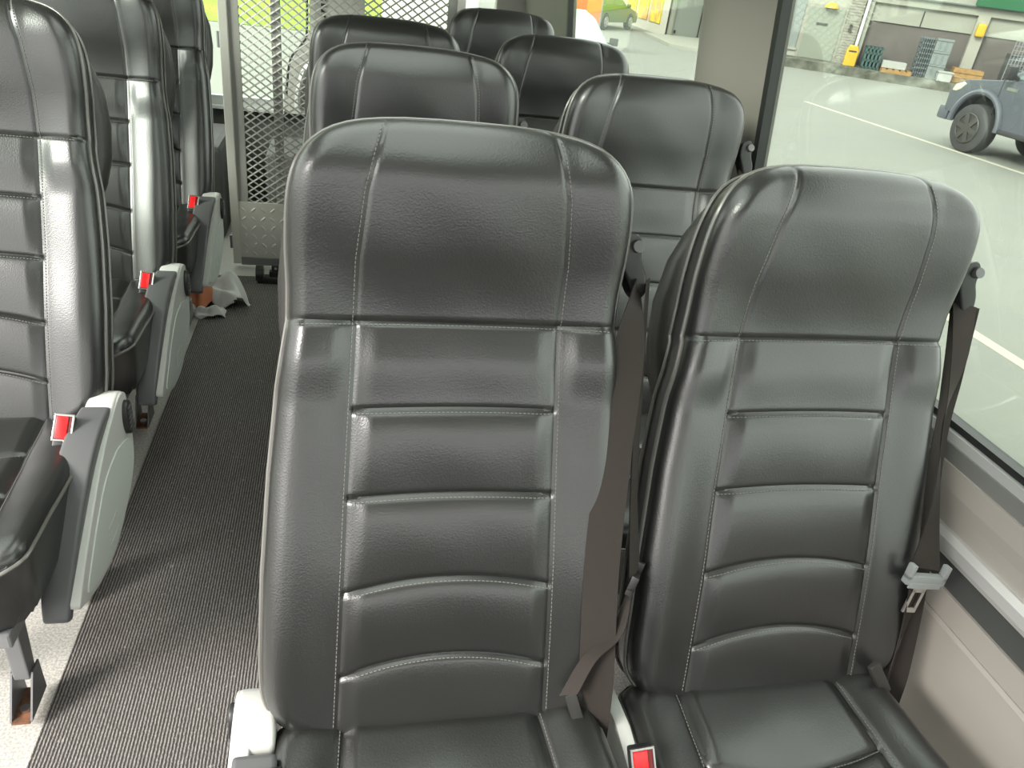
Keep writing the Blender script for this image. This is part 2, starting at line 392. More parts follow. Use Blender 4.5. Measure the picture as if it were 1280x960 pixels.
def make_shield(root, sg):
    """arched side arm with a pale inset, dark rim and round recliner cap; sg = side"""
    def pr(mb, poly, a, b): return mb.prism(poly, 'x', min(a * sg, b * sg), max(a * sg, b * sg))
    def sp(pts, n=4): return [(p.x, p.y) for p in spline([(a, b, 0) for a, b in pts + pts[:1]], n)[:-1]]
    outer = [(.062, .455), (.055, .492), (.02, .506), (-.04, .494), (-.11, .468), (-.18, .430), (-.25, .385), (-.32, .335), (-.345, .31), (-.33, .298), (-.26, .270), (-.19, .256), (-.12, .256), (-.05, .275), (.01, .300), (.05, .335), (.064, .39)]
    body = pr(MB(), sp(outer), .250, .274).build('arm_shield', PL_GREY, root, smooth=True, bevel=.006, seg=3)
    blk = [(.062, .44), (.056, .492), (.02, .508), (-.035, .497), (-.03, .45), (.02, .42), (.05, .42)]
    pr(MB(), sp(blk), .220, .272).build('shield_top', PL_GREY, body, smooth=True, bevel=.008, seg=3)
    arc = [(p.x, p.y) for p in spline([(-.022, .508, 0), (-.09, .500, 0), (-.16, .472, 0), (-.22, .430, 0), (-.28, .380, 0), (-.335, .328, 0), (-.362, .292, 0)], 6)]
    inn = []; N = len(arc)
    for i, p in enumerate(arc):
        a = arc[max(i - 1, 0)]; b = arc[min(i + 1, N - 1)]; d = Vector((b[0] - a[0], b[1] - a[1])).normalized()
        w = .030 * (1 - .2 * i / N); inn.append((p[0] - d.y * w, p[1] + d.x * w))
    out = arc
    v = []
    for i in range(N):
        k = i / (N - 1); x0 = (.216 - .016 * math.sin(min(1, k * 1.6) * PI / 2) + .018 * k * k) * sg; x1 = (.268 - .010 * k) * sg
        for (q, x) in ((out[i], x0), (out[i], x1), (inn[i], x1), (inn[i], x0)): v.append((x, q[0], q[1]))
    f = [(0, 1, 2, 3), (4 * N - 4, 4 * N - 3, 4 * N - 2, 4 * N - 1)] + [(4 * i + k, 4 * i + (k + 1) % 4, 4 * i + 4 + (k + 1) % 4, 4 * i + 4 + k) for i in range(N - 1) for k in range(4)]
    MB().add(v, f).build('arm_rim', PL_DARK, root, smooth=True, bevel=.008, seg=3)
    sk = [(-.03, .47), (-.12, .44), (-.20, .395), (-.28, .34), (-.345, .285), (-.30, .285), (-.20, .29), (-.05, .32)]
    pr(MB(), sp(sk, 3), .232, .250).build('inner_skirt', PL_DARK, root, smooth=True)
    ins = [(-.05, .425), (-.01, .415), (.035, .395), (.042, .35), (.0, .312), (-.06, .286), (-.12, .270), (-.19, .268), (-.25, .282), (-.305, .305), (-.26, .345), (-.20, .385), (-.13, .418)]
    pr(MB(), sp(ins), .271, .2765).build('inset_panel', PL_PALE, body, smooth=True)
    sl = MB()
    for a in ((-.17, -.11, .290, .2915), (-.17, -.11, .325, .3265), (-.1115, -.11, .29, .3265), (-.17, -.1685, .29, .3265)): sl.box(min(.276 * sg, .2772 * sg), max(.276 * sg, .2772 * sg), *a)
    sl.build('hatch_outline', PL_GREY, body)
    v = [(.034 + .022 * math.cos(2 * PI * k / 36), .448 + .038 * math.sin(2 * PI * k / 36)) for k in range(36)]
    cp = pr(MB(), v, .270, .283).build('recliner_cap', PL_BLACK, body, smooth=True, bevel=.003)
    rb = MB()
    for k in range(5): rb.box(min(.281 * sg, .2855 * sg), max(.281 * sg, .2855 * sg), .024, .044, .424 + k * .011, .429 + k * .011)
    rb.build('cap_ribs', PL_DARK, cp)

def make_buckle(root, loc, rx, ry, rz=0):
    T = Matrix.Translation(loc) @ Matrix.Rotation(rz, 4, 'Z') @ Matrix.Rotation(ry, 4, 'Y') @ Matrix.Rotation(rx, 4, 'X')
    b = MB().box(-.0155, .0155, -.010, .010, -.068, .0, T).build('belt_buckle', PL_BLACK, root, smooth=True, bevel=.004)
    fm = MB()
    for q in ((-.0165, -.0135, -.046, .0015), (.0135, .0165, -.046, .0015), (-.0165, .0165, -.047, -.044), (-.0165, .0165, -.0015, .002)): fm.box(q[0], q[1], -.0125, -.0085, q[2], q[3], T)
    fm.build('buckle_frame', CHROME, b, bevel=.0006)
    MB().box(-.0130, .0065, -.0130, -.0095, -.043, -.002, T).build('release_button', RED, b, smooth=True, bevel=.0015)
    MB().box(.0070, .0130, -.0105, -.0095, -.043, -.002, T).build('latch_slot', RED_IN, b)
    MB().box(-.008, .008, -.004, .004, -.17, -.07, T).build('buckle_stalk', PL_BLACK, b)

def make_tongue(root, T, m1=None):
    """moulded grip with a latch plate below; local x across, z up, faces -y"""
    g = MB()
    g.box(-.036, .036, -.006, .006, -.008, .008, T); g.box(-.036, -.028, -.006, .006, .0, .026, T); g.box(.028, .036, -.006, .006, .0, .026, T); g.box(-.030, .030, -.0065, -.0035, -.014, -.004, T)
    o = g.build('belt_tongue', m1 or PL_MID, root, smooth=True, bevel=.0035)
    m = MB()
    for a in (((-.012, .012), (-.024, -.012)), ((-.012, -.0065), (-.055, -.02)), ((.0065, .012), (-.055, -.02)), ((-.012, .012), (-.062, -.053))):
        m.box(a[0][0], a[0][1], -.0016, .0016, a[1][0], a[1][1], T)
    m.build('latch_plate', CHROME, o)

def make_guide(root, mp, sg, off=0.):
    """black loop the belt runs through, on the shoulder of the back"""
    pts = [(p.x, p.y) for p in spline([(.204, .662, 0), (.222, .668, 0), (.233, .655, 0), (.236, .630, 0), (.247, .605, 0), (.250, .580, 0), (.241, .570, 0), (.230, .580, 0), (.220, .60, 0), (.205, .63, 0), (.204, .662, 0)], 5)[:-1]]
    n = len(pts); pts = [(a + off, b) for a, b in pts]; v = [mp(sg * a, b, -.026) for a, b in pts] + [mp(sg * a, b, -.056) for a, b in pts]
    f = [tuple(range(n))[::-1], tuple(range(n, 2 * n))] + [(i, (i + 1) % n, n + (i + 1) % n, n + i) for i in range(n)]
    g = MB().add(v, f).build('belt_guide', PL_BLACK, root, smooth=True, bevel=.006, seg=3)
    MB().cyl(mp(sg * (.226 + off), .648, -.030), mp(sg * (.226 + off), .648, -.018), .008, 20).build('guide_screw', PL_DARK, g, smooth=True)
    return g

def web(root, mp, pts, ws):
    P = spline([mp(*p) for p in pts], 10); W = spline([Vector(w) for w in ws], 10)
    return MB().ribbon(P, W).build('belt_webbing', WEB, root, smooth=True)

def make_seat(label, loc, aisle, lean=0., group=None, shield=True, belt='std', rz=0., rec=24):
    root = thing('passenger_seat', label, 'seat', loc, rz, group)
    make_backrest(root, lean, rec); make_cushion(root); make_base(root, aisle)
    if shield:
        make_shield(root, aisle)
        for ch in root.children:
            if ch.name.split('.')[0] in ('arm_shield', 'arm_rim', 'inner_skirt'): ch.location.x = -.012 * aisle
    make_buckle(root, *((((.195 if aisle > 0 else .216) * aisle, -.070, .516 if aisle > 0 else .498), rad(-38), rad(6 * aisle)) if shield or belt == 'std' else ((.255 * aisle, -.105, .507), rad(-34), rad(-6))))
    mp = back_map(lean, rec); w = -aisle
    if belt == 'window':
        for ch in root.children:
            if ch.name.startswith('seat_cushion'): ch.location.x = -.018
        MB().prism([(.03, .46), (-.05, .47), (-.16, .45), (-.26, .40), (-.30, .33), (-.28, .29), (.0, .27), (.05, .33)], 'x', -.262, -.240).build('side_cover', PL_GREY, root, smooth=True, bevel=.006)
    make_guide(root, mp, w, .024 if belt == 'window' else .006)
    if belt == 'std':
        web(root, mp, [(w * .240, .602, -.028), (w * .228, .50, .006), (w * .214, .36, .012), (w * .203, .20, .022), (w * .205, .05, .022), (w * .21, -.07, .0)],
            [(.008, .018, 0), (.019, -.006, 0), (.022, -.008, 0), (.022, -.008, 0), (.022, -.010, 0), (.018, -.014, 0)])
        web(root, mp, [(w * .258, .596, -.03), (w * .257, .45, -.02), (w * .258, .3, -.018), (w * .262, .18, -.006)],
            [(.008, .016, 0), (.010, .014, 0), (.010, .014, 0), (.012, .012, 0)])
        c = mp(w * .257, .172, .004); T = Matrix.Translation(c) @ Matrix.Rotation(rad(58 * w), 4, 'Z') @ Matrix.Rotation(rad(18 * w), 4, 'Y')
        T = T @ Matrix.Rotation(rad(8), 4, 'X') @ Matrix.Scale(.85, 4); make_tongue(root, T, PL_BLACK)
        web(root, mp, [(w * .250, .166, .010), (w * .228, .115, .030), (w * .19, .08, .032), (w * .165, .03, .028)],
            [(.006, .004, .004), (.006, -.006, .004), (.007, -.008, .006), (.010, -.006, .008)])
        a = mp(w * .168, .030, .022); b_ = mp(w * .190, -.03, .020)
        MB().bar(a, b_, .016, .008, up=(0, -.8, .6)).build('anchor_plate', ANCH, root, smooth=True, bevel=.002)
    else:
        web(root, mp, [(w * .258, .592, -.03), (w * .250, .50, -.004), (w * .232, .40, .006), (w * .226, .28, .022), (w * .214, .18, .036)],
            [(.015, -.008, 0), (.011, -.004, 0), (.004, .006, 0), (.012, .006, 0), (.021, -.006, 0)])
        web(root, mp, [(w * .268, .592, -.04), (w * .258, .47, -.02), (w * .244, .36, -.010), (w * .246, .15, -.02), (w * .240, .0, -.02), (w * .230, -.06, -.02)],
            [(.017, -.012, 0), (.012, -.008, 0), (.010, -.004, 0), (.022, -.010, 0), (.022, -.010, 0), (.022, -.010, 0)])
        c = mp(w * .212, .165, .040); make_tongue(root, Matrix.Translation(c) @ Matrix.Rotation(rad(7), 4, 'Y') @ Matrix.Rotation(rad(-6), 4, 'X'))
        web(root, mp, [(w * .212, .150, .030), (w * .222, .07, .006), (w * .214, .0, .002), (w * .200, -.05, .006)],
            [(.018, .004, 0), (.014, .010, 0), (.014, .012, 0), (.014, .012, 0)])
        a = mp(w * .155, .030, .030); b_ = mp(w * .192, -.022, .022)
        MB().bar(a, b_, .020, .010, up=(0, -.8, .6)).build('anchor_plate', ANCH, root, smooth=True, bevel=.003)
    return root

GR = 'black leather passenger seats facing the front of the bus'
seat_a = make_seat('large black leather aisle seat in the foreground centre, nearest the camera', (.137, .646, 0), -1, .018, GR)
for ch in seat_a.children:
    if ch.name.split('.')[0] in ('arm_shield', 'arm_rim', 'inner_skirt'): ch.location = (.006, .015 - (.03 if 'rim' in ch.name else 0), -.024)
seat_w = make_seat('black leather window seat at front right, belt tongue hanging beside the wall', (.642, .672, -.022), -1, .088, GR, shield=False, belt='window')
def place(src, label, loc, rz=0.):
    c = copy_tree(src); c.location = loc; c.rotation_euler.z = rz; c['label'] = label; return c
seat_r2 = make_seat('x', (.135, 1.40, 0), -1, .02, GR, shield=False)
seat_r2['label'] = 'black leather aisle seat directly behind the large foreground seat'
#place(seat_a, 'black leather aisle seat directly behind the large foreground seat', (.135, 1.40, 0))
place(seat_r2, 'black aisle seat just before the mesh partition, only its rounded top showing', (.105, 2.12, -.01))
place(seat_w, 'black leather window seat in the second row right, before the grey window pillar', (.635, 1.43, -.012))
place(seat_w, 'black leather window seat in the third row right, in front of the rear side window', (.600, 2.17, -.01))
place(seat_w, 'farthest black leather seat on the right, beside the mesh partition', (.55, 2.97, .0))
seat_l = make_seat('shiny brightly lit leather seat at the left edge, nearest on that side', (-.685, 1.36, .022), 1, .0, GR, rec=25)
place(seat_l, 'second black leather seat on the left, between the shiny one and the darkest one', (-.69, 2.06, .018))
place(seat_l, 'darkest leather seat at back left, next to the mesh partition post', (-.69, 2.77, .010))

# ------------------------------------------------------------------ van interior shell
def struct(mb, name, m, parent=None, **k):
    o = mb.build(name, m, parent, **k)
    if not parent: o['kind'] = 'structure'
    return o
struct(MB().box(-1.02, 1.02, -1.2, 4.45, -.06, 0), 'floor', FLOORM)
rn = MB().box(-.543, -.015, -1.0, 3.28, .0, .005).build('carpet_runner', CARPET); tag(rn, 'dark ribbed carpet runner with lint along the bus aisle floor', 'carpet')
YF, YR = -1.0, 4.42
# right wall built from the profile of its trim (x, z), drawn along the bus
wr = struct(MB().prism([(1.03, 0), (.985, 0), (.985, .478), (.990, .484), (.985, .490), (.985, .536), (1.03, .536)], 'y', YF, YR), 'wall_right', WALLP)
struct(MB().box(.990, 1.03, YF, YR, .536, .590), 'dark_band', WALLD, wr)
struct(MB().prism([(1.03, .588), (.978, .590), (.974, .600), (.974, .618), (.982, .628), (1.03, .628)], 'y', YF, YR), 'seat_rail', ALU_RAIL, wr)
rv = MB()
for k in range(14): rv.cyl((.9745, -.6 + k * .36, .609), (.9722, -.6 + k * .36, .609), .005, 10)
rv.build('rail_rivets', STEEL, wr)
struct(MB().prism([(1.03, .628), (.990, .628), (.988, .66), (.984, .685), (.986, .722), (1.03, .722)], 'y', YF, YR), 'upper_trim', WALLP, wr)
struct(MB().prism([(1.03, .722), (.990, .722), (.992, .748), (1.03, .748)], 'y', YF, YR), 'sill_band', SILL, wr)
struct(MB().prism([(1.03, .748), (.996, .748), (.998, .763), (1.03, .763)], 'y', YF, YR), 'sill_strip', FROST, wr)
def wx(z): return 1.012 - .115 * (z - .76)          # inner face leans in towards the roof
def right_panel(mb, y0, y1, z0, z1, off=0, th=.03): mb.prism([(wx(z0) - off, z0), (wx(z1) - off, z1), (wx(z1) + th, z1), (wx(z0) + th, z0)], 'y', y0, y1)
ZT = 1.75
# pillars between the windows
def pillar(name, y0, y1, deep=.05, parent=None):
    b = MB(); pr = [(0, 0), (.25, .35), (.5, .9), (.6, 1.), (.8, 1.), (.9, .8), (1., .0)]
    v = []; zs = [.763, 1.1, 1.45, ZT]
    for z in zs:
        for (a, d) in pr: v.append((wx(z) - d * deep, y0 + (y1 - y0) * a, z))
        v += [(wx(z) + .04, y1, z), (wx(z) + .04, y0, z)]
    n = len(pr) + 2; f = [(i * n + k, i * n + (k + 1) % n, (i + 1) * n + (k + 1) % n, (i + 1) * n + k) for i in range(len(zs) - 1) for k in range(n)]
    f += [tuple(range(n)), tuple(range((len(zs) - 1) * n, len(zs) * n))]
    return struct(b.add(v, f), name, PILLAR, parent, smooth=True)
pillar('pillar_right', 1.735, 2.09)
pillar('pillar_right', 3.60, 4.42)
def window(name, y0, y1, z0, z1, side=1):
    g = MB(); e = .028
    for (a, b, c, d) in ((y0, y1, z0, z0 + .012), (y0, y1, z1 - e, z1), (y0, y0 + e * .8, z0, z1), (y1 - e * .8, y1, z0, z1)):
        right_panel(g, a, b, c, d, .004, .02)
    o = struct(g, name, RUBBER)
    p = MB(); right_panel(p, y0 + .01, y1 - .01, z0 + .01, z1 - .01, -.010, .014); p.build('window_pane', GLASS, o)
    if side < 0: o.scale.x = -1
    return o
window('window_1', -1.0, 1.735, .763, 1.72)
window('window_2', 2.09, 3.60, .80, 1.72)
b = MB(); right_panel(b, 2.05, 3.64, .76, .81, .0, .03); struct(b, 'trim_1', PILLAR)
# left wall
wl = struct(MB().prism([(-1.03, 0), (-.985, 0), (-.985, .536), (-.985, .722), (-1.03, .722)], 'y', 1.2, YR), 'wall_left', WALLP)
struct(MB().box(-1.03, -.990, 1.2, YR, .722, .763), 'sill_band', SILL, wl)
struct(MB().prism([(-1.03, 0), (-.985, 0), (-.985, .722), (-1.03, .722)], 'y', -1.25, -.05), 'wall_left', WALLP)
window('window_3', 1.25, 2.5, .763, 1.72, -1)
window('window_4', 2.75, 4.1, .763, 1.72, -1)
for y0, y1 in ((2.5, 2.75), (4.1, 4.42)):
    o = pillar('pillar_left', y0, y1); o.scale.x = -1
# rear end: door with two windows
rw = struct(MB().box(-1.0, -.145, 4.40, 4.44, .0, .50).box(-.145, .10, 4.40, 4.44, .0, .50).box(.10, 1.0, 4.40, 4.44, .0, .62), 'wall_rear', DARKIN)
cl = MB(); cl.box(-.175, .10, 4.36, 4.43, .50, ZT); cl.box(-1.0, -.90, 4.37, 4.43, .5, ZT); cl.box(.78, 1.0, 4.37, 4.43, .5, ZT); cl.box(-1, 1, 4.37, 4.43, 1.62, ZT)
cl.prism([(-.175, .50), (-.175, .92), (-.21, .88), (-.25, .80), (-.295, .70), (-.31, .60), (-.31, .50)], 'y', 4.37, 4.43)
struct(cl, 'door_lining', GREYIN, rw)
gr = MB().tube(spline([(-.03, 4.35, 1.0), (-.05, 4.35, .88), (-.12, 4.35, .80), (-.20, 4.35, .73), (-.235, 4.35, .62), (-.24, 4.35, .54)], 8), .016, 8); struct(gr, 'grab_edge', FROST, rw, smooth=True)
sl = MB()
for k in range(36): sl.box(-.118, -.095, 4.353, 4.359, .70 + k * .026, .714 + k * .026)
struct(sl, 'slot_strip', PL_BLACK, rw)
struct(MB().prism([(-.16, .30), (.10, .30), (.10, .70), (-.02, .72), (-.10, .68), (-.15, .56)], 'y', 4.30, 4.36), 'lock_cover', DARKIN, rw, bevel=.01)
struct(MB().box(-.90, -.31, 4.38, 4.42, .498, .56).box(-.90, -.31, 4.34, 4.40, .50, .515), 'door_sill', FROST, rw)
rp = MB().box(-.90, -.175, 4.405, 4.411, .55, 1.64).box(.10, .78, 4.405, 4.411, .62, 1.64); struct(rp, 'window_pane', GLASS, rw)
struct(MB().tube(spline([(-.185, 4.33, 1.25), (-.187, 4.33, .93), (-.21, 4.33, .86), (-.27, 4.33, .78), (-.29, 4.33, .66), (-.295, 4.33, .60)], 6), .006, 6), 'cable', PL_BLACK, rw)
cm = struct(MB().box(-1.02, 1.02, -1.45, .20, ZT, ZT + .05).box(-1.02, 1.02, 1.75, 4.45, ZT, ZT + .05).box(-1.02, -.42, .20, 1.75, ZT, ZT + .05).box(.42, 1.02, .20, 1.75, ZT, ZT + .05), 'ceiling', mat('ceiling_cloth', (.56, .55, .53), .9))  # opening left in the unseen ceiling for the added hatch
hf = MB().box(-.46, .46, .16, .22, ZT - .02, ZT + .07).box(-.46, .46, 1.73, 1.79, ZT - .02, ZT + .07).box(-.46, -.40, .16, 1.79, ZT - .02, ZT + .07).box(.40, .46, .16, 1.79, ZT - .02, ZT + .07).build('added_hatch_frame', PL_GREY, cm, bevel=.008)  # unseen roof hatch, added so sky light brightens the seats and headrest tops
MB().box(-.41, .41, .21, 1.74, ZT + .03, ZT + .036).build('added_hatch_pane', GLASS, cm)
struct(MB().box(-1.02, 1.02, -1.45, -1.25, -.06, 1.0).box(-1.02, 1.02, -1.45, -1.25, 1.64, ZT + .05), 'wall_front', PL_DARK)

# ------------------------------------------------------------------ mesh partition
YP = 3.40; PLATE = mat('plate_aluminium', (.60, .585, .54), .42, .3)
pt = thing('mesh_partition', 'aluminium cargo partition of expanded diamond mesh above checker plate, behind the seats', 'partition', (0, YP, 0))
def post(x, w, z0=0., z1=ZT, m=PLATE, d=.03): return MB().box(x - w / 2, x + w / 2, -d / 2, d / 2, z0, z1).build('frame_post', m, pt, bevel=.003)
post(-.462, .034, .02); post(.462, .034, .02)
MB().box(-.445, -.405, -.004, .012, .20, ZT).build('frame_flange', ALU, pt)
MB().box(.41, .445, -.004, .012, .20, ZT).build('frame_flange', ALU, pt)
MB().box(-.285, -.248, .004, .028, .20, ZT).build('frame_post', ALU, pt, bevel=.003)
MB().box(-.445, .445, -.014, .014, .015, .05).build('bottom_rail', STEEL, pt, bevel=.003)
ms = MB(); dx, dz = .0445, .0315; z = .285; r_ = 0
while z < ZT:
    x = -.445; k = 0
    while x < .445:
        up = (k + r_) % 2 == 0
        a = (x, 0, z + (0 if up else dz / 2)); b_ = (x + dx / 2, 0, z + (dz / 2 if up else 0))
        ms.bar(a, b_, .0026, .0058, up=(0, .35, 1)); x += dx / 2; k += 1
    z += dz / 2 if False else dz / 2; r_ += 1
    z += 0
me_ = ms.build('expanded_mesh', ALU, pt)
cp_ = MB().box(-.445, .445, -.006, .002, .05, .30); CP = cp_.build('checker_plate', PLATE, pt)
MB().box(-.445, .445, -.009, -.005, .175, .305).build('checker_plate', PLATE, pt)
lz = MB(); k = 0
for i in range(22):
    for j in range(6):
        x = -.425 + i * .0405; z = .068 + j * .0405; s = 1 if (i + j) % 2 else -1; y = -.009 if z > .175 else -.006
        Mx = Matrix.Translation((x, y, z)) @ Matrix.Rotation(rad(45 * s), 4, 'Y')
        v = [Mx @ Vector(p) for p in ((-.016, 0, 0), (-.006, 0, .0055), (.006, 0, .0055), (.016, 0, 0), (.006, 0, -.0055), (-.006, 0, -.0055), (-.009, -.0028, 0), (.009, -.0028, 0))]
        lz.add(v, [(0, 1, 6), (1, 2, 7, 6), (2, 3, 7), (3, 4, 7), (4, 5, 6, 7), (5, 0, 6)])
lz.build('tread_lozenges', PLATE, CP)
for z in (.12, .95, 1.3):
    MB().cyl((-.482, 0, z - .03), (-.482, 0, z + .03), .009, 12).build('hinge', STEEL, pt, smooth=True)
# cargo beyond the partition
cg = MB().box(-.36, .02, 3.78, 4.18, .0, .42).build('cargo_box', DARKIN, None, bevel=.01); tag(cg, 'dark grey equipment box on the cargo floor behind the mesh partition', 'box')
cg = MB().box(-.93, -.56, 3.75, 4.25, .0, .45).build('wheel_housing', DARKIN, None, bevel=.03); tag(cg, 'dark grey wheel housing at back left beyond the rear seat', 'wheel housing')

# floor latch by the partition
lt = thing('floor_latch', 'black floor latch with round knob at foot of the mesh partition', 'latch', (-.30, 3.22, .0))
MB().box(-.06, .10, -.02, .02, .0, .035).build('base', PL_BLACK, lt, bevel=.004)
MB().cyl((-.065, 0, .045), (-.035, 0, .045), .035, 20).build('wheel', PL_BLACK, lt, smooth=True)
MB().box(-.01, .10, -.015, .015, .03, .06).build('lever', PL_BLACK, lt, bevel=.004)
k_ = MB().box(.0, .035, -.014, .014, .06, .088).build('catch', PL_BLACK, lt, bevel=.004)
MB().cyl((.018, -.016, .075), (.018, -.013, .075), .006, 12).build('rivet', CHROME, k_)

# crumpled cloths on the floor
def crumple(name, label, cat, loc, sx, sy, h, m, seed, rz=0., drape=None):
    r = np.random.default_rng(seed); ph = r.uniform(0, 6, 8); n = 42; v = []
    for i in range(n):
        for j in range(n):
            u, w = i / (n - 1) * 2 - 1, j / (n - 1) * 2 - 1
            rr = math.hypot(u, w); ang = math.atan2(w, u); k = 1 + .14 * math.sin(3 * ang + ph[0]) + .09 * math.sin(5 * ang + ph[1])
            z = h * max(0, 1 - rr ** 2 * .62) * (.70 + .30 * math.sin(3.4 * u + ph[2] + 1.5 * w) * math.cos(3.2 * w + ph[3])) + .16 * h * abs(math.sin(4 * u * w + 3.2 * u + ph[4])) * max(0, 1.1 - rr) + .06 * h * math.sin(9 * u + 6 * w + ph[5]) * max(0, 1.1 - rr)
            v.append((u * sx * k * (1 - .1 * rr), w * sy * k, max(.003, z)))
    f = [(i * n + j, i * n + j + 1, (i + 1) * n + j + 1, (i + 1) * n + j) for i in range(n - 1) for j in range(n - 1)]
    f = [q for q in f if math.hypot(v[q[0]][0] / sx, v[q[0]][1] / sy) < 1.12]
    o = MB().add(v, f).build(name, m, None, smooth=False)
    for p in o.data.polygons: p.use_smooth = True
    md = o.modifiers.new('s', 'SOLIDIFY'); md.thickness = .003
    o.location = loc; o.rotation_euler.z = rz; return tag(o, label, cat)
CLOTH = mat('white_cloth', (.62, .62, .60), .9); BROWN = mat('tan_leather', (.62, .22, .10), .55, vary=(9, .2, (.42, .14, .07)))
crumple('cleaning_cloth', 'crumpled white cloth lying on the carpet end by the back left seat', 'cloth', (-.47, 3.02, .006), .085, .12, .13, CLOTH, 4, .5)
crumple('cleaning_cloth', 'small folded white cloth on the floor just in front of the crumpled one', 'cloth', (-.50, 2.86, .006), .065, .035, .05, CLOTH, 9, .2)
crumple('work_glove', 'orange-brown crumpled work glove lying beside the white cloth', 'glove', (-.548, 2.95, .006), .045, .075, .13, BROWN, 12, -.4)

# ------------------------------------------------------------------ outdoors
GZ = -.79
ASPH = mat('pale_asphalt', (.185, .190, .162), .9, vary=(1.3, .35, (.160, .168, .150)), bump=('noise', 60, .2, .01))
KERB = mat('concrete', (.125, .125, .10), .9, vary=(2.5, .12, (.05, .053, .04)))
LINE = mat('road_paint', (.36, .35, .28), .8)
gd = struct(MB().box(-60, 90, -30, 120, GZ - .3, GZ), 'ground', ASPH)
struct(MB().box(4.86, 4.98, -6, 30, GZ, GZ + .006), 'ground_line', LINE); struct(MB().prism([(11.9, 4), (12.02, 4), (11.0, 17.6), (10.88, 17.6)], 'z', GZ, GZ + .006), 'ground_line', LINE)
GRASS = mat('lawn', (.15, .27, .022), .9, vary=(1.5, .2, (.22, .31, .035)), bump=('noise', 20, .6, .1))
g = MB().add([(-40, 21.0, GZ + .01), (1.0, 21.0, GZ + .01), (1.0, 40, 4.5), (-40, 40, 4.5), (-40, 41, GZ), (1.0, 41, GZ)], [(0, 1, 2, 3), (3, 2, 5, 4), (0, 3, 4), (1, 5, 2)])
o = g.build('grass_bank', GRASS); tag(o, 'bright green grass bank outside behind the bus', 'grass', kind='stuff')
# building with loading dock; local x runs along the facade, y into it
A = Vector((15.14, 26.59, 0)); FA = math.atan2(-.49096744, .87117792)
BWALL = mat('facade_paint', (.27, .268, .228), .8, bump=('noise', 8, .1, .02)); BPAN = mat('shutter_beige', (.235, .24, .20), .7); BBR = mat('shutter_brown', (.085, .075, .069), .7, vary=(3, .3, (.10, .088, .08)))
DOORM = mat('door_paint', (.165, .18, .145), .6); YEL = mat('yellow_plastic', (.48, .29, .012), .45); GRAYD = mat('roller_grey', (.20, .215, .19), .6); GREEN = mat('sign_green', (.006, .085, .03), .5)
BRICK = mat('white_boards', (.225, .22, .185), .85)
bd = thing('warehouse_building', 'long cream warehouse facade with loading bays across the car park', 'building', (A.x, A.y, 0), FA)
Fy = 1.5
def bx(name, m, x0, x1, z0, z1, y0=Fy - .06, y1=Fy + .1, parent=None, **k): return MB().box(x0, x1, y0, y1, z0, z1).build(name, m, parent or bd, **k)
MB().box(-1.5, 2.3, Fy, Fy + 6, GZ, 3.2).box(2.3, 22, Fy + .25, Fy + 6, GZ, 3.2).build('wall', BWALL, bd)
dk = MB().box(-1.6, 22, 0, Fy - .32, GZ, -.50).build('loading_dock', KERB); dk.location = (A.x, A.y, 0); dk.rotation_euler.z = FA; tag(dk, 'low mossy concrete loading dock running along the warehouse front', 'loading dock')
MB().box(-1.6, 22, Fy - .32, Fy + .3, GZ, -.50).build('threshold', KERB, bd)
struct(MB().prism([(13.65, 27.40), (13.11, 27.76), (12.2, 28.8), (11.93, 29.31), (12.6, 34.0), (19, 35), (19, 30), (14.9, 28.4)], 'z', GZ, GZ + .10), 'ground_pavement', BPAN)
# left end: door, glass, pipe
fr = bx('door_frame', BRICK, .40, 1.80, -.5, 1.28, Fy - .04, Fy); bx('entrance_door', DOORM, .50, 1.70, -.49, 1.18, Fy - .09, Fy - .03)
bx('door_plate', PL_BLACK, .84, 1.24, .62, .70, Fy - .11, Fy - .085)
w1 = bx('side_window', mat('frosted_glass', (.17, .19, .18), .3), -1.4, .34, -.22, 2.2, Fy - .05, Fy)
bx('window_frame', BPAN, -1.5, .40, -.30, -.22, Fy - .07, Fy)
bx('letter_box', PL_BLACK, 1.98, 2.06, .55, .78, Fy - .12, Fy); bx('name_plate', BPAN, 1.92, 2.18, .9, 1.05, Fy - .03, Fy)
bd_l = MB()
for k in range(30): bd_l.box(1.82, 2.30, Fy - .02, Fy, -.45 + k * .09, -.38 + k * .09)
bd_l.build('cladding_boards', BRICK, bd)
bx('down_pipe', PL_PALE, 2.33, 2.42, -.5, 2.6, Fy - .2, Fy - .1)
def lampy(x, z):
    v = MB()
    v.tube([(x, Fy - .16, z + .18 * math.sin(a)) for a in (0, .4, .8, 1.2, 1.5)], [.22 * math.cos(a) + .02 for a in (0, .4, .8, 1.2, 1.5)], 20); return v.build('yellow_lamp', YEL, bd, smooth=True)
lampy(1.20, 1.20); bx('lamp_box', YEL, 5.98, 6.26, .95, 1.36, Fy - .30, Fy - .05, bevel=.06)
